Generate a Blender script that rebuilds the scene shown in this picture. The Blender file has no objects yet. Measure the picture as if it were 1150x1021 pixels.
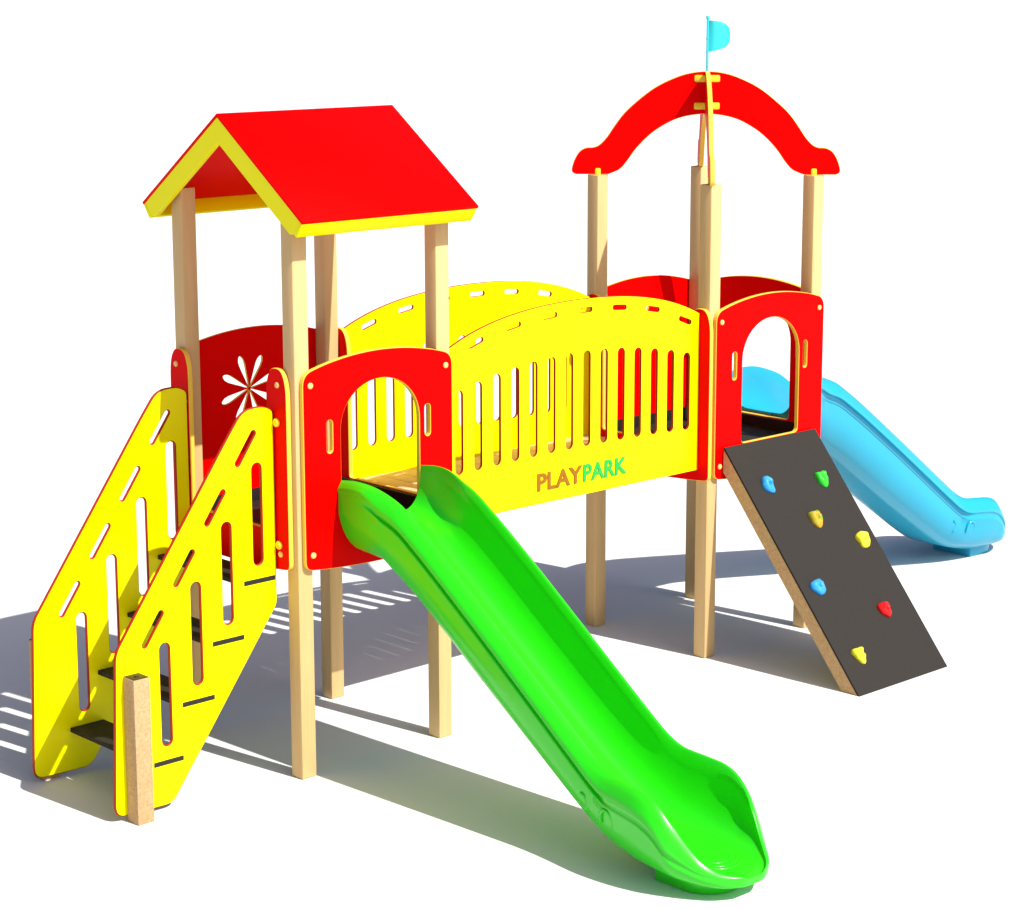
import bpy, bmesh, math, random
from mathutils import Vector, Matrix, noise
R = math.radians
scene = bpy.context.scene
COL = scene.collection
random.seed(7)

# ------------------------------------------------------------------ camera
cam_d = bpy.data.cameras.new('camera')
cam = bpy.data.objects.new('camera', cam_d)
COL.objects.link(cam)
scene.camera = cam
cam.location = (-7.2291, -9.4563, 4.3291)
cam.rotation_euler = (math.pi / 2 - 0.195, 0.0, -0.7585)
cam_d.sensor_fit = 'HORIZONTAL'
cam_d.sensor_width = 36.0
cam_d.lens = 36.0 * 2526.08 / 1150.0
cam_d.shift_x = -(596.87 - 575.0) / 1150.0
cam_d.shift_y = (475.13 - 510.5) / 1150.0
cam_d.clip_start = 0.1
cam_d.clip_end = 6000.0
scene.render.resolution_x = 1024
scene.render.resolution_y = 909

# ------------------------------------------------------------------ light
SUN = Vector((0.13, -0.87, 1.0)).normalized()          # direction towards the sun
world = bpy.data.worlds.new('World')
scene.world = world
world.use_nodes = True
wn = world.node_tree
wn.nodes.clear()
sky = wn.nodes.new('ShaderNodeTexSky')
sky.sky_type = 'NISHITA'
sky.sun_disc = False
sky.sun_elevation = math.asin(SUN.z)
sky.sun_rotation = math.atan2(SUN.x, SUN.y)
sky.air_density = 0.6
sky.dust_density = 2.0
sky.ozone_density = 0.6
bg = wn.nodes.new('ShaderNodeBackground')
bg.inputs['Strength'].default_value = 0.10
wo = wn.nodes.new('ShaderNodeOutputWorld')
wn.links.new(sky.outputs[0], bg.inputs[0])
wn.links.new(bg.outputs[0], wo.inputs[0])
sun_d = bpy.data.lights.new('sun', 'SUN')
sun_d.energy = 4.6
sun_d.angle = R(0.5)
sun_d.color = (1.0, 0.97, 0.92)
sun_o = bpy.data.objects.new('sun', sun_d)
COL.objects.link(sun_o)
sun_o.rotation_euler = SUN.to_track_quat('Z', 'Y').to_euler()
scene.view_settings.view_transform = 'Standard'
scene.view_settings.look = 'None'
scene.view_settings.gamma = 1.0
scene.view_settings.use_curve_mapping = False
scene.view_settings.exposure = 0.46
scene.cycles.max_bounces = 8

# ------------------------------------------------------------------ materials
def mat(name, col, rough=0.45, spec=0.3, var=0.0, scale=20.0, bump=0.0, coat=0.0):
    m = bpy.data.materials.new(name)
    m.use_nodes = True
    nt = m.node_tree
    b = nt.nodes['Principled BSDF']
    b.inputs['Roughness'].default_value = rough
    b.inputs['Specular IOR Level'].default_value = spec
    b.inputs['Coat Weight'].default_value = coat
    b.inputs['Coat Roughness'].default_value = 0.12
    b.inputs['Base Color'].default_value = (*col, 1)
    tc = nt.nodes.new('ShaderNodeTexCoord')
    nz = nt.nodes.new('ShaderNodeTexNoise')
    nz.inputs['Scale'].default_value = scale
    nz.inputs['Detail'].default_value = 6
    nt.links.new(tc.outputs['Object'], nz.inputs['Vector'])
    if var > 0:
        mx = nt.nodes.new('ShaderNodeMix')
        mx.data_type = 'RGBA'
        mx.inputs['A'].default_value = (*[c * (1 - var) for c in col], 1)
        mx.inputs['B'].default_value = (*[min(1, c * (1 + var)) for c in col], 1)
        nt.links.new(nz.outputs['Fac'], mx.inputs['Factor'])
        nt.links.new(mx.outputs['Result'], b.inputs['Base Color'])
    if bump > 0:
        bp = nt.nodes.new('ShaderNodeBump')
        bp.inputs['Strength'].default_value = bump
        bp.inputs['Distance'].default_value = 0.002
        nt.links.new(nz.outputs['Fac'], bp.inputs['Height'])
        nt.links.new(bp.outputs[0], b.inputs['Normal'])
    return m

def wood(name, c1, c2, sc=(30, 30, 2.2), rough=0.55, spec=0.25):
    m = bpy.data.materials.new(name)
    m.use_nodes = True
    nt = m.node_tree
    b = nt.nodes['Principled BSDF']
    b.inputs['Roughness'].default_value = rough
    b.inputs['Specular IOR Level'].default_value = spec
    tc = nt.nodes.new('ShaderNodeTexCoord')
    mp = nt.nodes.new('ShaderNodeMapping')
    mp.inputs['Scale'].default_value = sc
    nz = nt.nodes.new('ShaderNodeTexNoise')
    nz.inputs['Scale'].default_value = 1.0
    nz.inputs['Detail'].default_value = 7
    nz.inputs['Distortion'].default_value = 0.6
    rp = nt.nodes.new('ShaderNodeValToRGB')
    rp.color_ramp.elements[0].position = 0.32
    rp.color_ramp.elements[0].color = (*c1, 1)
    rp.color_ramp.elements[1].position = 0.66
    rp.color_ramp.elements[1].color = (*c2, 1)
    nt.links.new(tc.outputs['Object'], mp.inputs[0])
    nt.links.new(mp.outputs[0], nz.inputs['Vector'])
    nt.links.new(nz.outputs['Fac'], rp.inputs[0])
    nt.links.new(rp.outputs[0], b.inputs['Base Color'])
    bp = nt.nodes.new('ShaderNodeBump')
    bp.inputs['Strength'].default_value = 0.15
    bp.inputs['Distance'].default_value = 0.001
    nt.links.new(nz.outputs['Fac'], bp.inputs['Height'])
    nt.links.new(bp.outputs[0], b.inputs['Normal'])
    return m

RED = mat('red_sheet', (0.78, 0.0, 0.0), 0.45, 0.03)
YEL = mat('yellow_sheet', (0.88, 0.80, 0.0), 0.30, 0.10)
YCORE = mat('yellow_core', (0.84, 0.55, 0.06), 0.5, 0.2)
RCORE = mat('red_core', (0.36, 0.018, 0.0), 0.5, 0.2)
WOOD = wood('planed_pine', (0.595, 0.385, 0.165), (0.64, 0.425, 0.19))
OSB = wood('particle_wood', (0.42, 0.25, 0.12), (0.54, 0.35, 0.18), (75, 75, 75), 0.8, 0.1)
PLANK = wood('deck_pine', (0.64, 0.40, 0.22), (0.76, 0.52, 0.31), (4, 40, 40))
DARK = mat('dark_hpl', (0.028, 0.0245, 0.021), 0.6, 0.10, 0.10, 60, 0.2)
BLACK = mat('black_edge', (0.012, 0.009, 0.008), 0.6, 0.2)
GREEN = mat('green_plastic', (0.022, 0.62, 0.006), 0.30, 0.35, 0.05, 3, 0.0, 0.25)
BLUE = mat('blue_plastic', (0.012, 0.335, 0.50), 0.32, 0.30, 0.05, 3, 0.0, 0.25)
CYAN = mat('cyan_plastic', (0.03, 0.62, 0.70), 0.35, 0.4)
CAPM = mat('cream_plastic', (0.80, 0.52, 0.16), 0.4, 0.3)
YPL = mat('yellow_plastic', (0.84, 0.62, 0.02), 0.4, 0.3)
STEEL = mat('dark_steel', (0.018, 0.010, 0.008), 0.5, 0.4, 0.4, 40)
LORG = mat('orange_lettering', (0.30, 0.11, 0.004), 0.5, 0.2)
LGRN = mat('green_lettering', (0.02, 0.40, 0.06), 0.5, 0.2)
H_BLUE = mat('hold_blue', (0.03, 0.30, 0.75), 0.45, 0.3, 0.2, 60)
H_GREEN = mat('hold_green', (0.03, 0.55, 0.03), 0.45, 0.3, 0.2, 60)
H_YEL = mat('hold_yellow', (0.78, 0.72, 0.03), 0.45, 0.3, 0.15, 60)
H_RED = mat('hold_red', (0.70, 0.004, 0.006), 0.45, 0.3, 0.2, 60)
H_OLIVE = wood('hold_olive', (0.14, 0.36, 0.02), (0.62, 0.26, 0.02), (22, 22, 22))
GROUND = mat('white_ground', (0.72, 0.715, 0.705), 0.9, 0.1, 0.015, 0.6)

# ------------------------------------------------------------------ helpers
def link(name, me, mats=(), parent=None, smooth=None):
    o = bpy.data.objects.new(name, me)
    COL.objects.link(o)
    for m in mats:
        me.materials.append(m)
    if parent is not None:
        o.parent = parent
    if smooth is not None:
        for p in me.polygons:
            p.use_smooth = True
        me.set_sharp_from_angle(angle=R(smooth))
    return o

def finish(bm, name, mats, parent=None, smooth=None, bev=0.0):
    bmesh.ops.recalc_face_normals(bm, faces=bm.faces)
    if bev > 0:
        es = [e for e in bm.edges if len(e.link_faces) == 2 and e.calc_face_angle(0) > R(30)]
        bmesh.ops.bevel(bm, geom=es, offset=bev, segments=2, affect='EDGES', profile=0.5)
    me = bpy.data.meshes.new(name)
    bm.to_mesh(me)
    bm.free()
    return link(name, me, mats, parent, smooth)

def bm_box(bm, lo, hi, mi=0):
    v = [bm.verts.new((x, y, z)) for x in (lo[0], hi[0]) for y in (lo[1], hi[1]) for z in (lo[2], hi[2])]
    for q in ((0, 1, 3, 2), (4, 6, 7, 5), (0, 4, 5, 1), (2, 3, 7, 6), (0, 2, 6, 4), (1, 5, 7, 3)):
        f = bm.faces.new([v[i] for i in q])
        f.material_index = mi

def box(name, lo, hi, m, parent, bev=0.004, smooth=None):
    bm = bmesh.new()
    bm_box(bm, lo, hi)
    return finish(bm, name, [m], parent, 40, bev)

def cyl(name, c, axis, r, h, m, parent, seg=20, bev=0.004):
    """short cylinder (a domed cap) whose base centre is c and which grows along axis"""
    bm = bmesh.new()
    ax = Vector(axis).normalized()
    q = ax.to_track_quat('Z', 'Y').to_matrix()
    rings = []
    for rr, zz in ((r, 0), (r, h * 0.55), (r * 0.8, h * 0.9), (r * 0.45, h)):
        rings.append([bm.verts.new(Vector(c) + q @ Vector((rr * math.cos(2 * math.pi * k / seg), rr * math.sin(2 * math.pi * k / seg), zz))) for k in range(seg)])
    for a, b in zip(rings, rings[1:]):
        for k in range(seg):
            bm.faces.new((a[k], a[(k + 1) % seg], b[(k + 1) % seg], b[k]))
    bm.faces.new(rings[-1])
    bm.faces.new(rings[0])
    return finish(bm, name, [m], parent, 50)

def sheet(name, outline, holes, M, thick, face_m, core_m, parent, chamfer=0.0028):
    """flat sheet cut to an outline; local +Z is its outer face, M maps it to the world.
    the coloured skins are mat 0, the sawn edges and the chamfer show the core (mat 1)"""
    cu = bpy.data.curves.new(name, 'CURVE')
    cu.dimensions = '2D'
    cu.fill_mode = 'BOTH'
    cu.extrude = thick / 2 - chamfer
    cu.bevel_depth = chamfer
    cu.bevel_resolution = 0
    cu.offset = -chamfer
    for pts in [outline] + list(holes):
        s = cu.splines.new('POLY')
        s.points.add(len(pts) - 1)
        for p, q in zip(s.points, pts):
            p.co = (q[0], q[1], 0, 1)
        s.use_cyclic_u = True
    tmp = bpy.data.objects.new('tmp', cu)
    COL.objects.link(tmp)
    bpy.context.view_layer.update()
    me = bpy.data.meshes.new_from_object(tmp.evaluated_get(bpy.context.evaluated_depsgraph_get()))
    bpy.data.objects.remove(tmp)
    me.name = name
    me.materials.clear()
    idx = [0 if abs(p.normal.z) > 0.97 else 1 for p in me.polygons]
    me.transform(M)
    o = link(name, me, [face_m, core_m], parent)
    me.polygons.foreach_set('material_index', idx)
    me.polygons.foreach_set('use_smooth', [False] * len(idx))
    me.update()
    return o

def MF(y, thick):       # facing -Y: local x = X, local y = Z, outer face at y
    return Matrix(((1, 0, 0, 0), (0, 0, -1, y + thick / 2), (0, 1, 0, 0), (0, 0, 0, 1)))
def MX(x, thick):       # in a plane of constant X: local x = Y, local y = Z, the smaller-X face at x
    return Matrix(((0, 0, 1, x + thick / 2), (1, 0, 0, 0), (0, 1, 0, 0), (0, 0, 0, 1)))

def arc(cx, cy, rx, ry, a0, a1, n):
    return [(cx + rx * math.cos(R(a0 + (a1 - a0) * i / n)), cy + ry * math.sin(R(a0 + (a1 - a0) * i / n))) for i in range(n + 1)]

def rnd(pts, rad, n=6):
    """round the corners of a polygon; rad is one radius or a list with one per corner"""
    out = []
    N = len(pts)
    for i, p in enumerate(pts):
        r = rad[i] if isinstance(rad, (list, tuple)) else rad
        p = Vector(p); a = Vector(pts[i - 1]); b = Vector(pts[(i + 1) % N])
        if r <= 0:
            out.append(tuple(p)); continue
        da, db = (a - p), (b - p)
        t = min(r, da.length * 0.49, db.length * 0.49)
        p0 = p + da.normalized() * t
        p1 = p + db.normalized() * t
        for k in range(n + 1):
            s = k / n
            out.append(tuple((1 - s) ** 2 * p0 + 2 * s * (1 - s) * p + s * s * p1))
    return out

def slot(x0, z0, x1, z1, w, n=7):
    a = math.degrees(math.atan2(z1 - z0, x1 - x0)); r = w / 2
    L = math.hypot(x1 - x0, z1 - z0); ux, uz = (x1 - x0) / L, (z1 - z0) / L
    x0 += ux * r; z0 += uz * r; x1 -= ux * r; z1 -= uz * r
    return arc(x1, z1, r, r, a - 90, a + 90, n) + arc(x0, z0, r, r, a + 90, a + 270, n)

# ------------------------------------------------------------------ ground
bm = bmesh.new()
S = 3000
bm.faces.new([bm.verts.new((x, y, 0)) for x, y in ((-S, -S), (S, -S), (S, S), (-S, S))])
g = finish(bm, 'ground', [GROUND])
g['kind'] = 'structure'

# ------------------------------------------------------------------ the one thing
ROOT = bpy.data.objects.new('playground_set', None)
COL.objects.link(ROOT)
ROOT['label'] = 'red and yellow playground set of two towers, a bridge and green and blue slides'
ROOT['category'] = 'playground set'

TX = 3.28          # x of the arch tower's left posts
h = 0.05
# ---- posts
def post(x, y, z1, label=None):
    o = box('post', (x - h, y - h, 0.0), (x + h, y + h, z1), WOOD, ROOT, 0.009)
    if label: o['label'] = label
    return o
for x, y in ((0, 0), (0, 1), (1, 1), (1, 0)):
    post(x, y, 3.19)
for x, y in ((TX, 0), (TX + 1, 0), (TX + 1, 1), (TX, 1)):
    post(x, y, 3.068)

# ---- tower panels
def tower_outline(c, w=0.53):
    top = [(c + t * w, 2.345 - 0.285 * (t * w) ** 2) for t in [1 - 2 * i / 24 for i in range(25)]]
    bot = [(c + t * w, 1.158 + 0.11 * (t * w) ** 2) for t in [-1 + 2 * i / 16 for i in range(17)]]
    # corner rounding by hand
    def cut(seq, r):
        (x0, z0), (x1, z1) = seq[0], seq[-1]
        return seq
    pts = top + bot
    rad = [0.0] * len(pts)
    rad[0] = rad[24] = 0.10
    rad[25] = rad[-1] = 0.05
    # bigger chord for the corners: drop the neighbours that would limit the fillet
    keep = [i for i in range(len(pts)) if i not in (1, 2, 22, 23, 26, len(pts) - 2)]
    return rnd([pts[i] for i in keep], [rad[i] for i in keep])

def opening(c, hw=0.28):
    a = arc(c, 1.93, hw, 0.255, 0, 180, 28)
    return a + rnd([(c - hw, 1.93 - 0.02), (c - hw, 1.392), (c + hw, 1.392), (c + hw, 1.91)], [0, 0.035, 0.035, 0], 5)[0:]

def handles(c):
    return [slot(c - 0.352, 1.815, c - 0.352, 1.998, 0.042), slot(c + 0.345, 1.815, c + 0.345, 1.998, 0.042)]

def daisy(cx, cz):
    out = []
    for k in range(8):
        a = R(22.5 + 45 * k - 4)
        d = Vector((math.cos(a), math.sin(a))); n = Vector((-d.y, d.x))
        pts = []
        prof = [(0.012, 0.002), (0.07, 0.0095), (0.12, 0.0165), (0.155, 0.0205), (0.182, 0.0185), (0.201, 0.009)]
        for r, w in prof:
            pts.append(Vector((cx, cz)) + d * r + n * w)
        pts.append(Vector((cx, cz)) + d * 0.207)
        for r, w in reversed(prof):
            pts.append(Vector((cx, cz)) + d * r - n * w)
        out.append([tuple(p) for p in pts])
    return out

T = 0.030
TB = 0.018
def caps(o, pts, axis):
    for p in pts:
        cyl('bolt_cap', p, axis, 0.017, 0.009, CAPM, o)

def front_caps(o, c, y, s):
    caps(o, [(c + a, y, z) for a in (-0.48, 0.48) for z in (2.2, 1.268)], (0, s, 0))

# front panels with arched doorways
o = sheet('doorway_panel', tower_outline(0.509), [opening(0.514)] + handles(0.509), MF(-0.081, T), T, RED, YCORE, ROOT)
o['label'] = 'red arched doorway panel behind the green slide'
front_caps(o, 0.509, -0.081, -1)
o = sheet('doorway_panel', tower_outline(TX + 0.512), [opening(TX + 0.517)] + handles(TX + 0.512), MF(-0.081, T), T, RED, YCORE, ROOT)
o['label'] = 'red arched doorway panel above the climbing wall'
front_caps(o, TX + 0.512, -0.081, -1)
# back panels with a daisy cut-out
for c, lab in ((0.5, 'red back panel with daisy cut-out on the roofed tower'), (TX + 0.5, 'red back panel with daisy cut-out on the arched tower')):
    o = sheet('daisy_panel', tower_outline(c), daisy(c - 0.04, 1.985), MF(1.051, 0.014), 0.014, RED, YCORE, ROOT, 0.0015)
    o['label'] = lab
    front_caps(o, c, 1.065, 1)
# right-hand panel of the arch tower, where the blue slide starts
o = sheet('doorway_panel', tower_outline(0.49), [opening(0.49)] + handles(0.49), MX(TX + 1.051, T), T, RED, YCORE, ROOT)
o['label'] = 'red arched doorway panel behind the blue slide'
caps(o, [(TX + 1.081, 0.49 + a, z) for a in (-0.48, 0.48) for z in (2.2, 1.268)], (1, 0, 0))

def entrance(x, label, ya=-0.014, yb=1.062, face=-1, capped=True):
    """U-shaped panel: two round-topped uprights joined below the deck"""
    def top(y0, y1):        # from y1 back to y0, over the round top
        m = (y0 + y1) / 2; hw = (y1 - y0) / 2
        return [(m + hw * math.copysign(abs(math.cos(R(t))) ** 0.75, math.cos(R(t))), 2.115 + 0.175 * math.sin(R(t)) ** 0.85) for t in [180 * i / 20 for i in range(21)]]
    ia, ib = ya + 0.178, yb - 0.178
    bot = [(ya + (yb - ya) * i / 12, 1.158 + 0.11 * (i / 6 - 1) ** 2 * 0.28) for i in range(13)]
    pts = top(ib, yb) + rnd([(ib, 1.43), (ib, 1.392), (ia, 1.392), (ia, 1.43)], [0, 0.03, 0.03, 0]) + top(ya, ia)
    low = rnd([(ya, 1.5), bot[0], bot[1]], [0, 0.035, 0])[0:-1] + bot[1:-1] + rnd([bot[-2], bot[-1], (yb, 1.5)], [0, 0.035, 0])[1:]
    o = sheet('entrance_panel', pts + low, [], MX(x, T), T, RED, YCORE, ROOT)
    o['label'] = label
    xx = x if face < 0 else x + T
    if capped: caps(o, [(xx, y, z) for y in (ya + 0.075, yb - 0.062) for z in (2.2, 1.268)], (face, 0, 0))
    return o
E1 = entrance(-0.081, 'red entrance panel at the top of the stairs')
for yy in (0.072, 0.928):
    for zz in (1.995, 1.318):
        cyl('tenon', (-0.081, yy, zz), (-1, 0, 0), 0.024, 0.016, YPL, E1)
entrance(1.051, 'red entrance panel at the roofed end of the bridge', -0.03, 1.050, 1)
entrance(3.1995, 'red entrance panel at the arched end of the bridge', -0.086, 1.045, -1, False)

# ---- tower platforms: dark boards with a low kick board all round
def platform(x0):
    bm = bmesh.new()
    a, b = x0 - 0.046, x0 + 1.046
    n = 5
    ww = (b - a) / n
    for k in range(n):
        bm_box(bm, (a + k * ww + 0.0015, -0.046, 1.287), (a + (k + 1) * ww - 0.0015, 1.046, 1.317))
    # notched by the posts, so pull the corner boards in
    o = finish(bm, 'platform', [DARK], ROOT, 40, 0.002)
    for lo, hi in (((x0 + 0.054, -0.047, 1.20), (x0 + 0.946, -0.022, 1.386)), ((x0 + 0.054, 1.022, 1.20), (x0 + 0.946, 1.047, 1.386)),
                   ((x0 - 0.047, 0.054, 1.20), (x0 - 0.022, 0.946, 1.386)), ((x0 + 1.022, 0.054, 1.20), (x0 + 1.047, 0.946, 1.386))):
        box('kick_board', lo, hi, BLACK, o, 0.002)
    return o
platform(0.0)['label'] = 'dark platform of the roofed tower'
platform(TX)['label'] = 'dark platform of the arched tower'

# ---- roof
zr, ze, yc, hw_ = 3.623, 3.096, 0.5, 0.734
sl = (zr - ze) / hw_
n_ = Vector((0, sl, 1)).normalized()         # outward normal of the rear slope (mirror for the front)
cosr = 1 / math.hypot(1, sl)
x0r, x1r = -0.113, 1.107
def slope_pt(s, side, d):
    """s: horizontal distance from the ridge, d: depth below the outer surface; side -1 front, +1 rear"""
    return (yc + side * (s - 0 * d) , zr - sl * s, d)
def offs(y, z, side, d):
    return (y - side * n_.y * d, z - n_.z * d)
bm = bmesh.new()
tr = 0.016
yz = [(yc + hw_, ze), (yc, zr), (yc - hw_, ze)]
inner = [offs(yc - hw_, ze, -1, tr), (yc, zr - tr / cosr), offs(yc + hw_, ze, 1, tr)]
ring = yz + inner
va = [bm.verts.new((x0r - 0.003, *p)) for p in ring]
vb = [bm.verts.new((x1r + 0.003, *p)) for p in ring]
for k in range(6):
    bm.faces.new((va[k], va[(k + 1) % 6], vb[(k + 1) % 6], vb[k]))
for v in (va, vb):
    bm.faces.new((v[0], v[1], v[4], v[5])); bm.faces.new((v[1], v[2], v[3], v[4]))
roof = finish(bm, 'roof', [RED], ROOT, 30, 0.0015)
roof['label'] = 'red gabled roof with yellow edging'
def gable(x):
    dd = 0.128
    pts = []
    ey, ez = yc - hw_ + 0.0235 * cosr, ze + 0.0235 * sl * cosr
    e = offs(ey, ez, -1, tr + 0.001); b_ = offs(ey, ez, -1, 0.105)
    zi = zr - dd / cosr
    yb_ = (zi - (b_[1] + 0.0)) / sl
    left = [(e[0], e[1]), (b_[0], b_[1]), (yc - yb_, b_[1])]
    out = [(yc, zr - (tr + 0.001) / cosr)] + left + [(yc, zi)] + [(2 * yc - p[0], p[1]) for p in reversed(left)]
    o = sheet('gable_board', out, [], MX(x, 0.028), 0.028, YEL, YEL, roof, 0.0015)
gable(x0r); gable(x1r - 0.028)
for side in (-1, 1):
    bm = bmesh.new()
    y_, z_ = yc + side * hw_, ze
    up = Vector((0, -side * cosr, sl * cosr))      # towards the ridge along the slope
    q = []
    for d, t in ((tr + 0.001, 0.0), (0.105, 0.0), (0.105, 0.022), (tr + 0.001, 0.022)):
        p = Vector((0, *offs(y_, z_, side, d))) + up * t
        q.append(p)
    A = [bm.verts.new((x0r, p.y, p.z)) for p in q]
    B = [bm.verts.new((x1r, p.y, p.z)) for p in q]
    for k in range(4):
        bm.faces.new((A[k], A[(k + 1) % 4], B[(k + 1) % 4], B[k]))
    bm.faces.new(A); bm.faces.new(B)
    finish(bm, 'eave_board', [YEL], roof, 30, 0.0015)

# ---- crossed arches
outer = [(0, 3.74), (0.12, 3.727), (0.23, 3.690), (0.34, 3.634), (0.44, 3.559), (0.533, 3.474), (0.594, 3.395), (0.65, 3.313), (0.698, 3.264), (0.737, 3.248),
         (0.784, 3.244), (0.826, 3.221), (0.856, 3.176), (0.876, 3.120), (0.877, 3.086), (0.852, 3.0695)]
inn = [(0.640, 3.0695), (0.565, 3.102), (0.514, 3.158), (0.47, 3.221), (0.414, 3.285), (0.35, 3.343), (0.276, 3.392), (0.195, 3.431), (0.10, 3.455), (0, 3.463)]
def catmull(P, n=5):
    out = []
    for i in range(len(P) - 1):
        p0 = Vector(P[max(0, i - 1)]); p1 = Vector(P[i]); p2 = Vector(P[i + 1]); p3 = Vector(P[min(len(P) - 1, i + 2)])
        if i == 0: p0 = Vector((-P[1][0], P[1][1])) if P[0][0] == 0 else p1
        if i == len(P) - 2 and P[-1][0] == 0: p3 = Vector((-P[-2][0], P[-2][1]))
        for k in range(n):
            t = k / n
            out.append(tuple(0.5 * ((2 * p1) + (p2 - p0) * t + (2 * p0 - 5 * p1 + 4 * p2 - p3) * t * t + (3 * p1 - p0 - 3 * p2 + p3) * t ** 3)))
    out.append(P[-1])
    return out
outer, inn = catmull(outer), catmull(inn)
prof = [(-s, z) for s, z in reversed(outer[1:])][::1] + outer
prof = prof + inn + [(-s, z) for s, z in reversed(inn[:-1])]
def arch(dx, dy, label):
    d = Vector((dx, dy, 0)).normalized(); nn = d.cross(Vector((0, 0, 1)))
    if nn.y > 0: pass
    M = Matrix(((d.x, 0, nn.x, TX + 0.5), (d.y, 0, nn.y, 0.5), (0, 1, 0, 0), (0, 0, 0, 1)))
    o = sheet('arch_beam', prof, [], M, 0.030, RED, YCORE, ROOT)
    o['label'] = label
    for s in (-0.707, 0.707):
        sgn = 1 if s > 0 else -1
        bm = bmesh.new()
        bm_box(bm, (s - 0.020, 3.040, -0.021), (s + 0.020, 3.112, 0.021))
        bm.transform(M)
        finish(bm, 'peg', [YPL], o, 40, 0.011)
    return o, M
A1, M1 = arch(1, -1, 'red arch beam spanning left to right over the second tower')
A2, M2 = arch(1, 1, 'red arch beam seen edge-on, running front to back')
for A, M in ((A1, M1), (A2, M2)):
    for zc in (3.692, 3.515):
        bm = bmesh.new()
        bm_box(bm, (-0.084, zc - 0.023, -0.024), (0.084, zc + 0.023, 0.024))
        bm.transform(M)
        if A is A2:
            bm.transform(Matrix.Translation((0, 0, 0.001)))
        finish(bm, 'cross_bracket', [YPL], A, 40, 0.010)

# ---- flag on the crossing
bm = bmesh.new()
cx_, cy_ = TX + 0.5, 0.5
for r, z0, z1 in ((0.0085, 3.73, 4.082), (0.012, 4.074, 4.092), (0.0105, 3.945, 3.957), (0.0105, 3.862, 3.872)):
    bmesh.ops.create_cone(bm, cap_ends=True, segments=14, radius1=r, radius2=r, depth=z1 - z0,
                          matrix=Matrix.Translation((cx_, cy_, (z0 + z1) / 2)))
pole = finish(bm, 'flagpole', [CYAN], ROOT, 40)
pole['label'] = 'thin cyan flagpole on top of the crossed arches'
bm = bmesh.new()
d = Vector((1, -1, 0)).normalized(); nn = Vector((-1, -1, 0)).normalized()
nu, nv = 16, 12
gf, gb = [], []
for i in range(nu + 1):
    u = i / nu
    rf, rb = [], []
    for j in range(nv + 1):
        v = j / nv
        ru = u * (0.142 - 0.030 * abs(2 * v - 1) ** 3.5)
        zt = 4.066 - 0.010 * u - 0.014 * u ** 5; zb_ = 3.862 + 0.020 * u + 0.012 * u ** 4
        z = zb_ + (zt - zb_) * v
        wv = 0.016 * math.sin(u * 5.2) * (0.6 + 0.4 * v)
        p = Vector((cx_, cy_, z)) + d * (0.004 + ru) + nn * wv
        rf.append(bm.verts.new(p + nn * 0.006)); rb.append(bm.verts.new(p - nn * 0.006))
    gf.append(rf); gb.append(rb)
for i in range(nu):
    for j in range(nv):
        bm.faces.new((gf[i][j], gf[i + 1][j], gf[i + 1][j + 1], gf[i][j + 1]))
        bm.faces.new((gb[i][j], gb[i][j + 1], gb[i + 1][j + 1], gb[i + 1][j]))
for i in range(nu):
    bm.faces.new((gf[i][0], gb[i][0], gb[i + 1][0], gf[i + 1][0])); bm.faces.new((gf[i][nv], gf[i + 1][nv], gb[i + 1][nv], gb[i][nv]))
for j in range(nv):
    bm.faces.new((gf[0][j], gf[0][j + 1], gb[0][j + 1], gb[0][j])); bm.faces.new((gf[nu][j], gb[nu][j], gb[nu][j + 1], gf[nu][j + 1]))
finish(bm, 'flag', [CYAN], pole, 40)

# ---- bridge
bx0, bx1, bc = 1.0825, 3.1985, 2.135
def railing(y, label):
    def ztop(x):
        q = x - bc
        return 2.452 - 0.11 * q * q - 0.052 * q ** 4
    top = [(bx1 + (bx0 - bx1) * i / 40, ztop(bx1 + (bx0 - bx1) * i / 40)) for i in range(41)]
    out = top + [(bx0, 1.25), (bx1, 1.25)]
    holes = []
    for i in range(14):
        x = 1.168 + 0.1475 * i; q = (x - 2.13)
        holes.append(slot(x, 1.551 - 0.025 * q * q, x, 2.136 - 0.125 * q * q, 0.060))
    for j in range(7):
        x = 1.30 + 0.2945 * j
        q = x - bc; s = -(0.22 * q + 0.208 * q ** 3)
        zz = ztop(x) - 0.068 - 0.02 * (j == 6)
        Ld = math.hypot(1, s); dx = 0.060 / Ld
        holes.append(slot(x - dx, zz - dx * s, x + dx, zz + dx * s, 0.030))
    o = sheet('bridge_railing', out, holes, MF(y, TB), TB, YEL, RCORE, ROOT, 0.0022)
    o['label'] = label
    return o
front_rail = railing(0.008, 'yellow bridge railing with lettering, nearer side')
back_rail = railing(0.970, 'yellow bridge railing on the far side')
def lettering(body, m, x, width):
    cu = bpy.data.curves.new('lettering', 'FONT')
    cu.body = body
    cu.size = 0.15
    cu.extrude = 0.003
    cu.offset = 0.0038
    cu.space_character = 1.02
    tmp = bpy.data.objects.new('tmp', cu)
    COL.objects.link(tmp)
    bpy.context.view_layer.update()
    me = bpy.data.meshes.new_from_object(tmp.evaluated_get(bpy.context.evaluated_depsgraph_get()))
    bpy.data.objects.remove(tmp)
    xs = [v.co.x for v in me.vertices]; ys = [v.co.y for v in me.vertices]
    sx = width / (max(xs) - min(xs)); sy = 0.108 / (max(ys) - min(ys))
    for v in me.vertices:
        v.co = Vector((x + (v.co.x - min(xs)) * sx, 0.0078 - 0.003 - v.co.z, 1.330 + (v.co.y - min(ys)) * sy))
    me.materials.clear()
    return link('lettering', me, [m], front_rail)
lettering('PLAY', LORG, 1.785, 0.375)['label'] = 'orange-brown letters PLAY'
lettering('PARK', LGRN, 2.170, 0.378)['label'] = 'green letters PARK'
bm = bmesh.new()
n = 16
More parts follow.
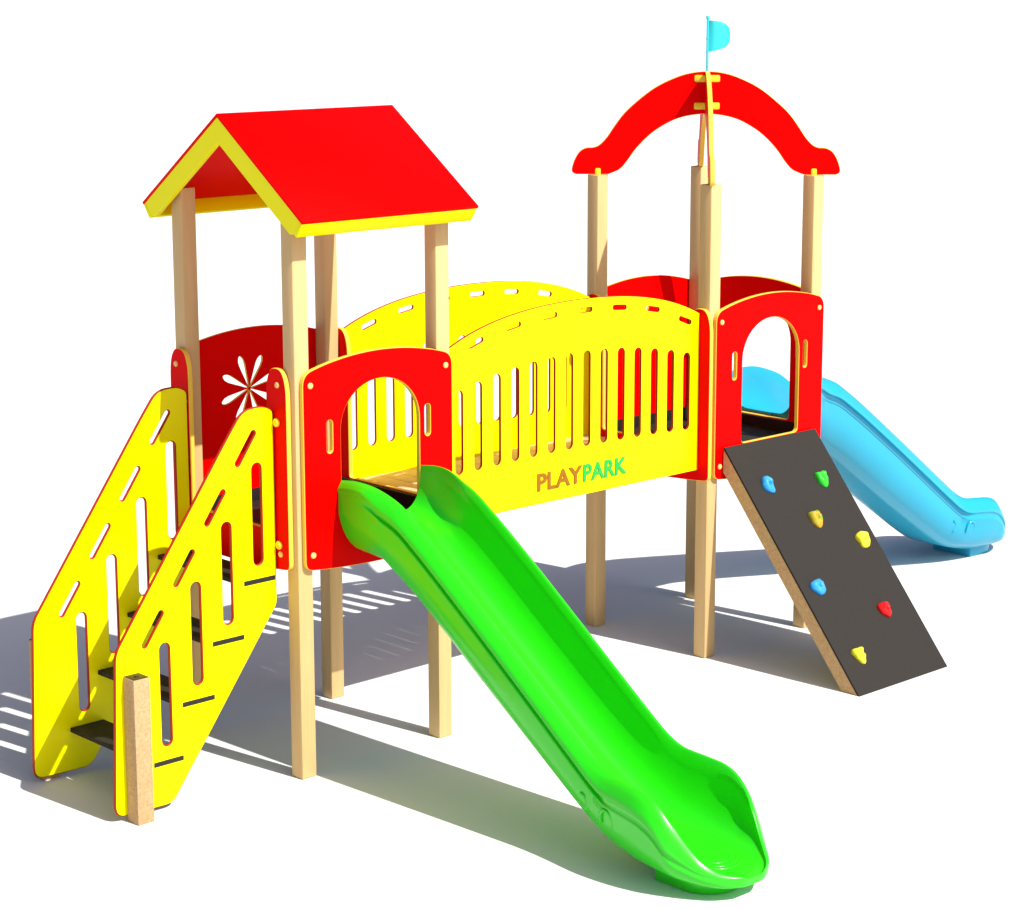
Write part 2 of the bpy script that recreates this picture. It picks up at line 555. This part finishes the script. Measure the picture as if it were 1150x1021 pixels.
for k in range(n):
    a = bx0 + 0.004 + (bx1 - bx0 - 0.008) * k / n
    b = bx0 + 0.004 + (bx1 - bx0 - 0.008) * (k + 1) / n
    bm_box(bm, (a + 0.0022, 0.034, 1.316), (b - 0.0022, 0.967, 1.345))
for y in (0.10, 0.86):
    bm_box(bm, (bx0 + 0.002, y, 1.262), (bx1 - 0.002, y + 0.05, 1.3135))
o = finish(bm, 'bridge_deck', [PLANK], ROOT, 40, 0.002)
o['label'] = 'wooden plank deck of the bridge'

# ---- stairs
def stair_outline():
    pts = [(-0.075, 0.985), (-0.075, 2.055), (-0.135, 2.085), (-0.33, 2.095), (-0.395, 1.965), (-1.145, 0.878), (-1.160, 0.035), (-0.795, 0.028)]
    rad = [0.03, 0.03, 0.03, 0.13, 0.06, 0.05, 0.05, 0.05]
    return rnd([(-0.0845, 0.985), (-0.0845, 2.06), (-0.15, 2.092), (-0.285, 2.088), (-0.40, 1.937), (-1.130, 0.915), (-1.165, 0.03), (-0.800, 0.022)],
               [0.03, 0.03, 0.05, 0.11, 0.12, 0.05, 0.07, 0.05])
def stair_holes():
    hs = []
    for k in range(4):
        dx, dz = -0.207 * k, -0.291 * k
        hs.append(slot(-0.213 + dx - 0.0, 1.962 + dz, -0.335 + dx, 1.790 + dz, 0.028))
        hs.append(slot(-0.205 + dx, 1.225 + dz, -0.205 + dx, 1.785 + dz, 0.060))
    return hs
TREADS = [(-0.915, 0.275), (-0.724, 0.565), (-0.520, 0.857), (-0.305, 1.150)]
for y, lab in ((0.097, 'yellow slotted stair side, nearer one'), (0.8965, 'yellow slotted stair side, far one')):
    o = sheet('stair_side', stair_outline(), stair_holes(), MF(y, 0.022), 0.022, YEL, RCORE, ROOT, 0.006)
    o['label'] = lab
    # tenon ends of the treads, shown as dark strips just proud of the sheet
    yo = (y - 0.0015, y + 0.001) if y < 0.5 else (y + 0.021, y + 0.0235)
    for x, z in TREADS:
        box('tread_end', (x, yo[0], z - 0.027), (x + (0.187 if x < -0.9 else 0.207), yo[1], z - 0.001), DARK, o, 0)
for x, z in TREADS:
    bm = bmesh.new()
    bm_box(bm, (x - 0.012, 0.120, z - 0.026), (x + 0.205, 0.8955, z))
    o = finish(bm, 'stair_tread', [DARK], ROOT, 40, 0.003)
for y in (0.046, 0.9700):
    o = box('stair_post', (-1.09, y - h, 0), (-0.99, y + h, 0.787), OSB, ROOT, 0.003)
    box('post_cap', (-1.086, y - h + 0.004, 0.7865), (-0.994, y + h - 0.004, 0.790), STEEL, o, 0.001)
    cyl('cap_screw', (-1.04, y, 0.790), (0, 0, 1), 0.012, 0.006, STEEL, o, 12)

# ---- climbing wall
Ttop = Vector((0, -0.098, 1.391)); Tbot = Vector((0, -1.236, 0.0))
up = (Ttop - Tbot).normalized()
nrm = up.cross(Vector((1, 0, 0)))
if nrm.y > 0: nrm = -nrm
wx0, wx1 = 3.337, 4.238
def wall_prism(bm, xa, xb, d0, d1, s_extra=0.0):
    """slab between depths d0 and d1 below the climbing face, cut level at the ground and upright at the tower"""
    sec = []
    for d in (d0, d1):
        p = Tbot - nrm * d
        p0 = p + up * ((0 - p.z) / up.z)
        sec.append((p0, d))
    bot0, bot1 = sec[0][0], sec[1][0]
    def top_at(d):
        p = Tbot - nrm * d
        q = Ttop - nrm * d
        r = p + up * ((-0.084 - p.y) / up.y)
        return r if r.z < q.z else q
    t0, t1 = top_at(d0), top_at(d1)
    A = [bm.verts.new((xa, p.y, p.z)) for p in (bot0, bot1, t1, t0)]
    B = [bm.verts.new((xb, p.y, p.z)) for p in (bot0, bot1, t1, t0)]
    for k in range(4):
        bm.faces.new((A[k], A[(k + 1) % 4], B[(k + 1) % 4], B[k]))
    bm.faces.new(A); bm.faces.new(B)
bm = bmesh.new()
wall_prism(bm, wx0, wx1, 0.0, 0.013)
for f in bm.faces: f.material_index = 1
bm.normal_update()
wall = finish(bm, 'climbing_wall', [DARK, BLACK], ROOT)
for p in wall.data.polygons:
    p.material_index = 0 if abs(p.normal.dot(nrm)) > 0.9 else 1
wall['label'] = 'sloping dark grey climbing board with coloured holds'
for xa, xb in ((wx0 + 0.003, wx0 + 0.048), (wx1 - 0.048, wx1 - 0.003)):
    bm = bmesh.new()
    wall_prism(bm, xa, xb, 0.0135, 0.112)
    finish(bm, 'side_beam', [OSB], wall, None, 0.003)
for s in (0.25, 0.85, 1.45):
    bm = bmesh.new()
    p = Tbot + up * s - nrm * 0.014
    A = []
    for q in (p, p + up * 0.09, p + up * 0.09 - nrm * 0.04, p - nrm * 0.04):
        A.append(q)
    va = [bm.verts.new((wx0 + 0.049, q.y, q.z)) for q in A]; vb = [bm.verts.new((wx1 - 0.049, q.y, q.z)) for q in A]
    for k in range(4):
        bm.faces.new((va[k], va[(k + 1) % 4], vb[(k + 1) % 4], vb[k]))
    bm.faces.new(va); bm.faces.new(vb)
    finish(bm, 'cross_beam', [OSB], wall)

def hold(x, y, z, m, shape, label, sz=0.05, rot=0.0):
    base = Vector((x, y, z))
    base += nrm * ((Tbot - base).dot(nrm))
    xa = Vector((1, 0, 0))
    bm = bmesh.new()
    N = 28
    def rad(t):
        # shape: list of (angle deg, radius factor), interpolated periodically
        t = math.degrees(t) % 360
        S_ = sorted(shape)
        for i in range(len(S_)):
            a0, r0 = S_[i]; a1, r1 = S_[(i + 1) % len(S_)]
            if a1 <= a0: a1 += 360
            tt = t if t >= a0 else t + 360
            if a0 <= tt <= a1:
                k = (tt - a0) / (a1 - a0); k = k * k * (3 - 2 * k)
                return r0 + (r1 - r0) * k
        return 1
    rings = []
    for f, hgt in ((1.0, 0.0), (1.04, 0.010), (0.98, 0.022), (0.80, 0.034), (0.5, 0.040), (0.22, 0.036), (0.14, 0.026)):
        r_ = []
        for k in range(N):
            t = 2 * math.pi * k / N
            rr = sz * rad(t) * f
            px, pz = rr * math.cos(t + rot), rr * math.sin(t + rot)
            hh = hgt * (1 + 0.35 * noise.noise(Vector((px * 40 + x * 9, pz * 40, z * 7))))
            # fuller on the upper lip, where the hand grips
            hh *= 1.0 + 0.35 * (pz / sz)
            r_.append(bm.verts.new(base + xa * px + up * pz + nrm * max(hh, 0.0)))
        rings.append(r_)
    for a, b in zip(rings, rings[1:]):
        for k in range(N):
            bm.faces.new((a[k], a[(k + 1) % N], b[(k + 1) % N], b[k]))
    bm.faces.new(rings[-1])
    o = finish(bm, 'climbing_hold', [m], wall, 60)
    o['label'] = label
heart = [(0, 0.9), (60, 1.05), (95, 0.75), (130, 1.15), (170, 0.8), (225, 0.85), (275, 1.15), (320, 0.85)]
hold(3.524, -0.304, 1.150, H_BLUE, [(0, 0.7), (40, 0.8), (95, 1.15), (150, 0.85), (200, 0.9), (250, 0.85), (300, 1.25), (335, 0.75)], 'blue hold in the top left corner of the board', 0.052)
hold(4.036, -0.331, 1.116, H_GREEN, heart, 'green hold in the top right corner of the board', 0.054)
hold(3.784, -0.493, 0.917, H_OLIVE, heart, 'olive and orange hold in the upper middle of the board', 0.056)
hold(4.100, -0.632, 0.746, H_YEL, [(0, 1.0), (50, 1.0), (110, 1.05), (140, 1.15), (190, 0.7), (230, 0.95), (270, 0.95), (320, 1.0)], 'yellow half-moon hold near the right edge', 0.056)
hold(3.476, -0.771, 0.575, H_BLUE, [(0, 0.9), (50, 1.0), (100, 0.85), (160, 1.1), (215, 0.75), (280, 1.0), (320, 1.1)], 'blue hold in the lower left of the board', 0.055)
hold(3.950, -0.936, 0.371, H_RED, [(0, 0.85), (50, 0.95), (100, 0.9), (140, 1.1), (190, 0.85), (240, 0.8), (290, 1.1), (330, 0.95)], 'red hold in the lower right of the board', 0.052)
hold(3.513, -1.081, 0.193, H_YEL, [(0, 0.7), (50, 1.05), (95, 0.75), (140, 1.2), (190, 0.7), (230, 0.75), (285, 1.3), (330, 0.95)], 'yellow hold near the bottom of the board', 0.050)

# ---- slides: loft of cross-sections along d (distance from the tower), u across
def interp(tab, d):
    """monotone-ish Catmull interpolation in a table of (d, value)"""
    if d <= tab[0][0]: return tab[0][1]
    if d >= tab[-1][0]: return tab[-1][1]
    for i in range(len(tab) - 1):
        if tab[i][0] <= d <= tab[i + 1][0]:
            break
    d0, v0 = tab[i]; d1, v1 = tab[i + 1]
    m0 = (v1 - tab[i - 1][1]) / (d1 - tab[i - 1][0]) if i > 0 else (v1 - v0) / (d1 - d0)
    m1 = (tab[i + 2][1] - v0) / (tab[i + 2][0] - d0) if i + 2 < len(tab) else (v1 - v0) / (d1 - d0)
    t = (d - d0) / (d1 - d0); L = d1 - d0
    return (2 * t ** 3 - 3 * t * t + 1) * v0 + (t ** 3 - 2 * t * t + t) * L * m0 + (-2 * t ** 3 + 3 * t * t) * v1 + (t ** 3 - t * t) * L * m1
RIM = [(0.083, 1.645), (0.20, 1.658), (0.33, 1.650), (0.45, 1.615), (0.56, 1.572), (0.70, 1.485), (0.85, 1.385), (1.25, 1.102), (1.65, 0.812), (1.90, 0.63),
       (2.02, 0.548), (2.11, 0.508), (2.25, 0.492), (2.38, 0.474), (2.47, 0.432), (2.55, 0.352), (2.61, 0.280), (2.67, 0.210), (2.72, 0.172), (2.78, 0.145), (2.835, 0.128)]
BED = [(0.083, 1.410), (0.22, 1.380), (0.36, 1.315), (0.50, 1.220), (0.70, 1.085), (0.85, 0.980), (1.25, 0.700), (1.65, 0.425), (1.90, 0.275), (2.05, 0.205),
       (2.25, 0.165), (2.45, 0.148), (2.60, 0.138), (2.75, 0.122), (2.835, 0.114)]
OUT = [(0.083, 1.225), (0.22, 1.215), (0.36, 1.200), (0.50, 1.125), (0.70, 1.005), (0.85, 0.905), (1.25, 0.630), (1.65, 0.365), (1.90, 0.205), (2.05, 0.130),
       (2.25, 0.085), (2.45, 0.070), (2.60, 0.068), (2.75, 0.070), (2.835, 0.080)]
WID = [(0.083, 0.315), (0.30, 0.320), (0.50, 0.315), (0.9, 0.315), (1.95, 0.315), (2.15, 0.330), (2.35, 0.350), (2.46, 0.350), (2.54, 0.338), (2.60, 0.306), (2.66, 0.266), (2.72, 0.222), (2.78, 0.168), (2.82, 0.108), (2.832, 0.075)]
def sstep(a, b, x):
    t = max(0, min(1, (x - a) / (b - a))); return t * t * (3 - 2 * t)
def section(d):
    zr_, zb, zo, w = interp(RIM, d), interp(BED, d), interp(OUT, d), interp(WID, d)
    H = zr_ - zb
    k = min(1, H / 0.2)
    rimw = 0.066 * (0.40 + 0.60 * k) * min(1.0, w / 0.2) * (1 - 0.45 * (1 - sstep(0.20, 0.50, d)))
    wi = w - rimw
    wb = wi * 0.46
    P = [(0, zb), (wb * 0.5, zb), (wb, zb + 0.001)]
    for i in range(1, 10):
        t = i / 9 * math.pi / 2
        # superellipse: rounded corner, then a steep wall
        P.append((wb + (wi - wb) * math.sin(t) ** 0.92, zb + H * (1 - math.cos(t) ** 0.80)))
    lip = 0.042 * k + 0.006
    fl = 1 - sstep(0.26, 0.44, d)                                   # full round belly at the entry, no ledge
    e_ = sstep(2.02, 2.2, d)                                        # and none round the landing
    drop = (0.062 - 0.035 * fl) * k + 0.003
    P += [(wi + rimw * 0.10, zr_ + 0.009 * k), (wi + rimw * 0.26, zr_ + 0.008 * k), (w - rimw * 0.34, zr_ - drop * 0.42), (w - rimw * 0.08, zr_ - drop * 0.92), (w, zr_ - drop * 1.12)]
    band = drop * 1.12 + 0.020 * k + 0.003
    P += [(w, zr_ - band), (w - 0.004 * k, zr_ - band - 0.003 * k)]
    gro = (1 - fl) * (1 - 0.80 * e_) * k * min(1.0, w / 0.28)
    depth = zr_ - band - zo
    a = min(1.0, depth / 0.16)
    G = [(w - 0.026 * gro, 0.008), (w - 0.030 * gro, 0.022), (w - 0.029 * gro, 0.038), (w - 0.012 * gro, 0.044), (w - 0.010 * gro, 0.052), (w - 0.017 * gro, 0.058)]
    for u, q in G:
        P.append((u - 0.003 * k, zr_ - band - q * a))
    q0 = 0.066 * a
    rest = depth - q0
    kk = (0.4 + 0.6 * k) * min(1.0, w / 0.28)
    W = [(0.020, 0.25), (0.030, 0.45), (0.048, 0.62), (0.070, 0.76), (0.092, 0.86), (0.098, 0.875), (0.125, 0.93), (0.145, 0.985)]
    for i, (du, q) in enumerate(W):
        th = (i + 1) / (len(W) + 0.6) * math.pi / 2
        ub = w * 0.25 + w * 0.75 * math.cos(th) ** 0.9                # round belly
        qb = math.sin(th) ** 1.1
        us = w - du * kk
        u = us + (ub - us) * fl
        qq = q + (qb - q) * fl
        P.append((u, zr_ - band - q0 - rest * qq))
    P += [(w * (0.40 - 0.25 * fl), zo), (0, zo)]
    return P
ds = [0.083, 0.088]
x_ = 0.10
while x_ < 0.62: ds.append(x_); x_ += 0.035
while x_ < 1.85: ds.append(x_); x_ += 0.075
while x_ < 2.82: ds.append(x_); x_ += 0.024
ds += [2.826, 2.832]
ds = sorted(set(ds))
def slide(name, fm, origin, ax_u, ax_d, label):
    bm = bmesh.new()
    rows = []
    for d_ in ds:
        P = section(d_)
        n = len(P)
        # the nose of the exit is rounded in plan: pull the sides back
        loop = []
        pts = [(u, z) for u, z in P] + [(-u, z) for u, z in reversed(P[1:-1])]
        w = interp(WID, d_)
        for u, z in pts:
            back = 0.0
            loop.append(bm.verts.new(origin + ax_u * u + ax_d * (d_ - back) + Vector((0, 0, z))))
        rows.append(loop)
    N = len(rows[0])
    for a, b in zip(rows, rows[1:]):
        for k in range(N):
            bm.faces.new((a[k], a[(k + 1) % N], b[(k + 1) % N], b[k]))
    # end caps as strips between the inner and the outer skin (an open mouth, not a lid)
    nP = len(section(1.0))
    for loop in (rows[0], rows[-1]):
        inner_n = 12
        right = loop[:nP]
        left = [loop[0]] + list(reversed(loop[nP - 1 + 1:]))
        left = left + [loop[nP - 1]] if left[-1] is not loop[nP - 1] else left
        for side in (right, left):
            A = side
            i, j = 0, len(A) - 1
            while j - i > 1:
                if i + 1 < j - 1 + 1 and (i <= (len(A) - 1 - j) * 1.0):
                    if len({A[i], A[i + 1], A[j]}) == 3:
                        try: bm.faces.new((A[i], A[i + 1], A[j]))
                        except ValueError: pass
                    i += 1
                else:
                    if len({A[i], A[j - 1], A[j]}) == 3:
                        try: bm.faces.new((A[i], A[j - 1], A[j]))
                        except ValueError: pass
                    j -= 1
    # shallow grip ribs on the landing
    def rib(path, r=0.0032):
        prev = None
        for i, (u, d_) in enumerate(path):
            zc = interp(BED, d_) + 0.0005
            a = path[max(0, i - 1)]; b = path[min(len(path) - 1, i + 1)]
            t = Vector((b[0] - a[0], b[1] - a[1])).normalized()
            ring_ = []
            for q in range(5):
                an = math.pi * q / 4
                off = math.cos(an) * r * 1.8; hz = math.sin(an) * r
                ring_.append(bm.verts.new(origin + ax_u * (u - t.y * off) + ax_d * (d_ + t.x * off) + Vector((0, 0, zc + hz))))
            if prev:
                for q in range(4):
                    bm.faces.new((prev[q], prev[q + 1], ring_[q + 1], ring_[q]))
            prev = ring_
    for w_, d0, d1 in ((0.15, 2.26, 2.70), (0.118, 2.29, 2.675), (0.088, 2.32, 2.64)):
        path = [(w_, d0 + (d1 - w_ - d0) * i / 8) for i in range(9)] + [(w_ * math.cos(R(t)), d1 - w_ + w_ * math.sin(R(t))) for t in range(10, 180, 10)] + [(-w_, d1 - w_ - (d1 - w_ - d0) * i / 8) for i in range(9)]
        rib(path)
    o = finish(bm, name, [fm], ROOT, 50)
    o['label'] = label
    # foot under the exit
    bm = bmesh.new()
    def pr_(pts, z0, z1):
        A = [bm.verts.new(origin + ax_u * u + ax_d * d_ + Vector((0, 0, z0))) for u, d_ in pts]
        B = [bm.verts.new(origin + ax_u * u + ax_d * d_ + Vector((0, 0, z1))) for u, d_ in pts]
        for k in range(len(A)):
            bm.faces.new((A[k], A[(k + 1) % len(A)], B[(k + 1) % len(A)], B[k]))
        bm.faces.new(A); bm.faces.new(B)
    foot = [(-0.175, 2.34), (0.175, 2.34)] + [(0.175 * math.cos(R(t)), 2.53 + 0.17 * math.sin(R(t))) for t in range(0, 181, 15)]
    pr_(foot, 0.0, 0.082)
    finish(bm, 'slide_foot', [fm], o, 40, 0.006)
    # moulded ribs on the outside near the exit and at the entry (both sides)
    for s in (-1, 1):
        def tube(path, r):
            bm = bmesh.new()
            prev = None
            for i, p in enumerate(path):
                a = path[max(0, i - 1)]; b = path[min(len(path) - 1, i + 1)]
                t = (b - a).normalized(); sd = ax_u * s
                bn = t.cross(sd).normalized()
                ring_ = [bm.verts.new(p + sd * (math.cos(2 * math.pi * q / 8) * r) + bn * (math.sin(2 * math.pi * q / 8) * r)) for q in range(8)]
                if prev:
                    for q in range(8):
                        bm.faces.new((prev[q], prev[(q + 1) % 8], ring_[(q + 1) % 8], ring_[q]))
                else:
                    bm.faces.new(ring_)
                prev = ring_
            bm.faces.new(prev)
            finish(bm, 'side_moulding', [fm], o, 60)
        def pt(u, d_, z): return origin + ax_u * (s * u) + ax_d * d_ + Vector((0, 0, z))
        tube([pt(0.306 + 0.012 * math.sin(R(t)), 2.14 + 0.045 * math.cos(R(t)), 0.280 + 0.060 * math.sin(R(t))) for t in range(-30, 205, 15)], 0.011)
        tube([pt(0.284 + 0.008 * math.sin(R(t)), 1.95 + 0.03 * math.cos(R(t)), 0.325 + 0.045 * math.sin(R(t))) for t in range(-60, 120, 20)], 0.011)
    return o
slide('slide', GREEN, Vector((0.52, 0, 0)), Vector((1, 0, 0)), Vector((0, -1, 0)), 'bright green slide coming down towards the front')
slide('slide', BLUE, Vector((TX + 1.02, 0.49, 0)), Vector((0, 1, 0)), Vector((1, 0, 0)), 'light blue slide coming down at the far right')
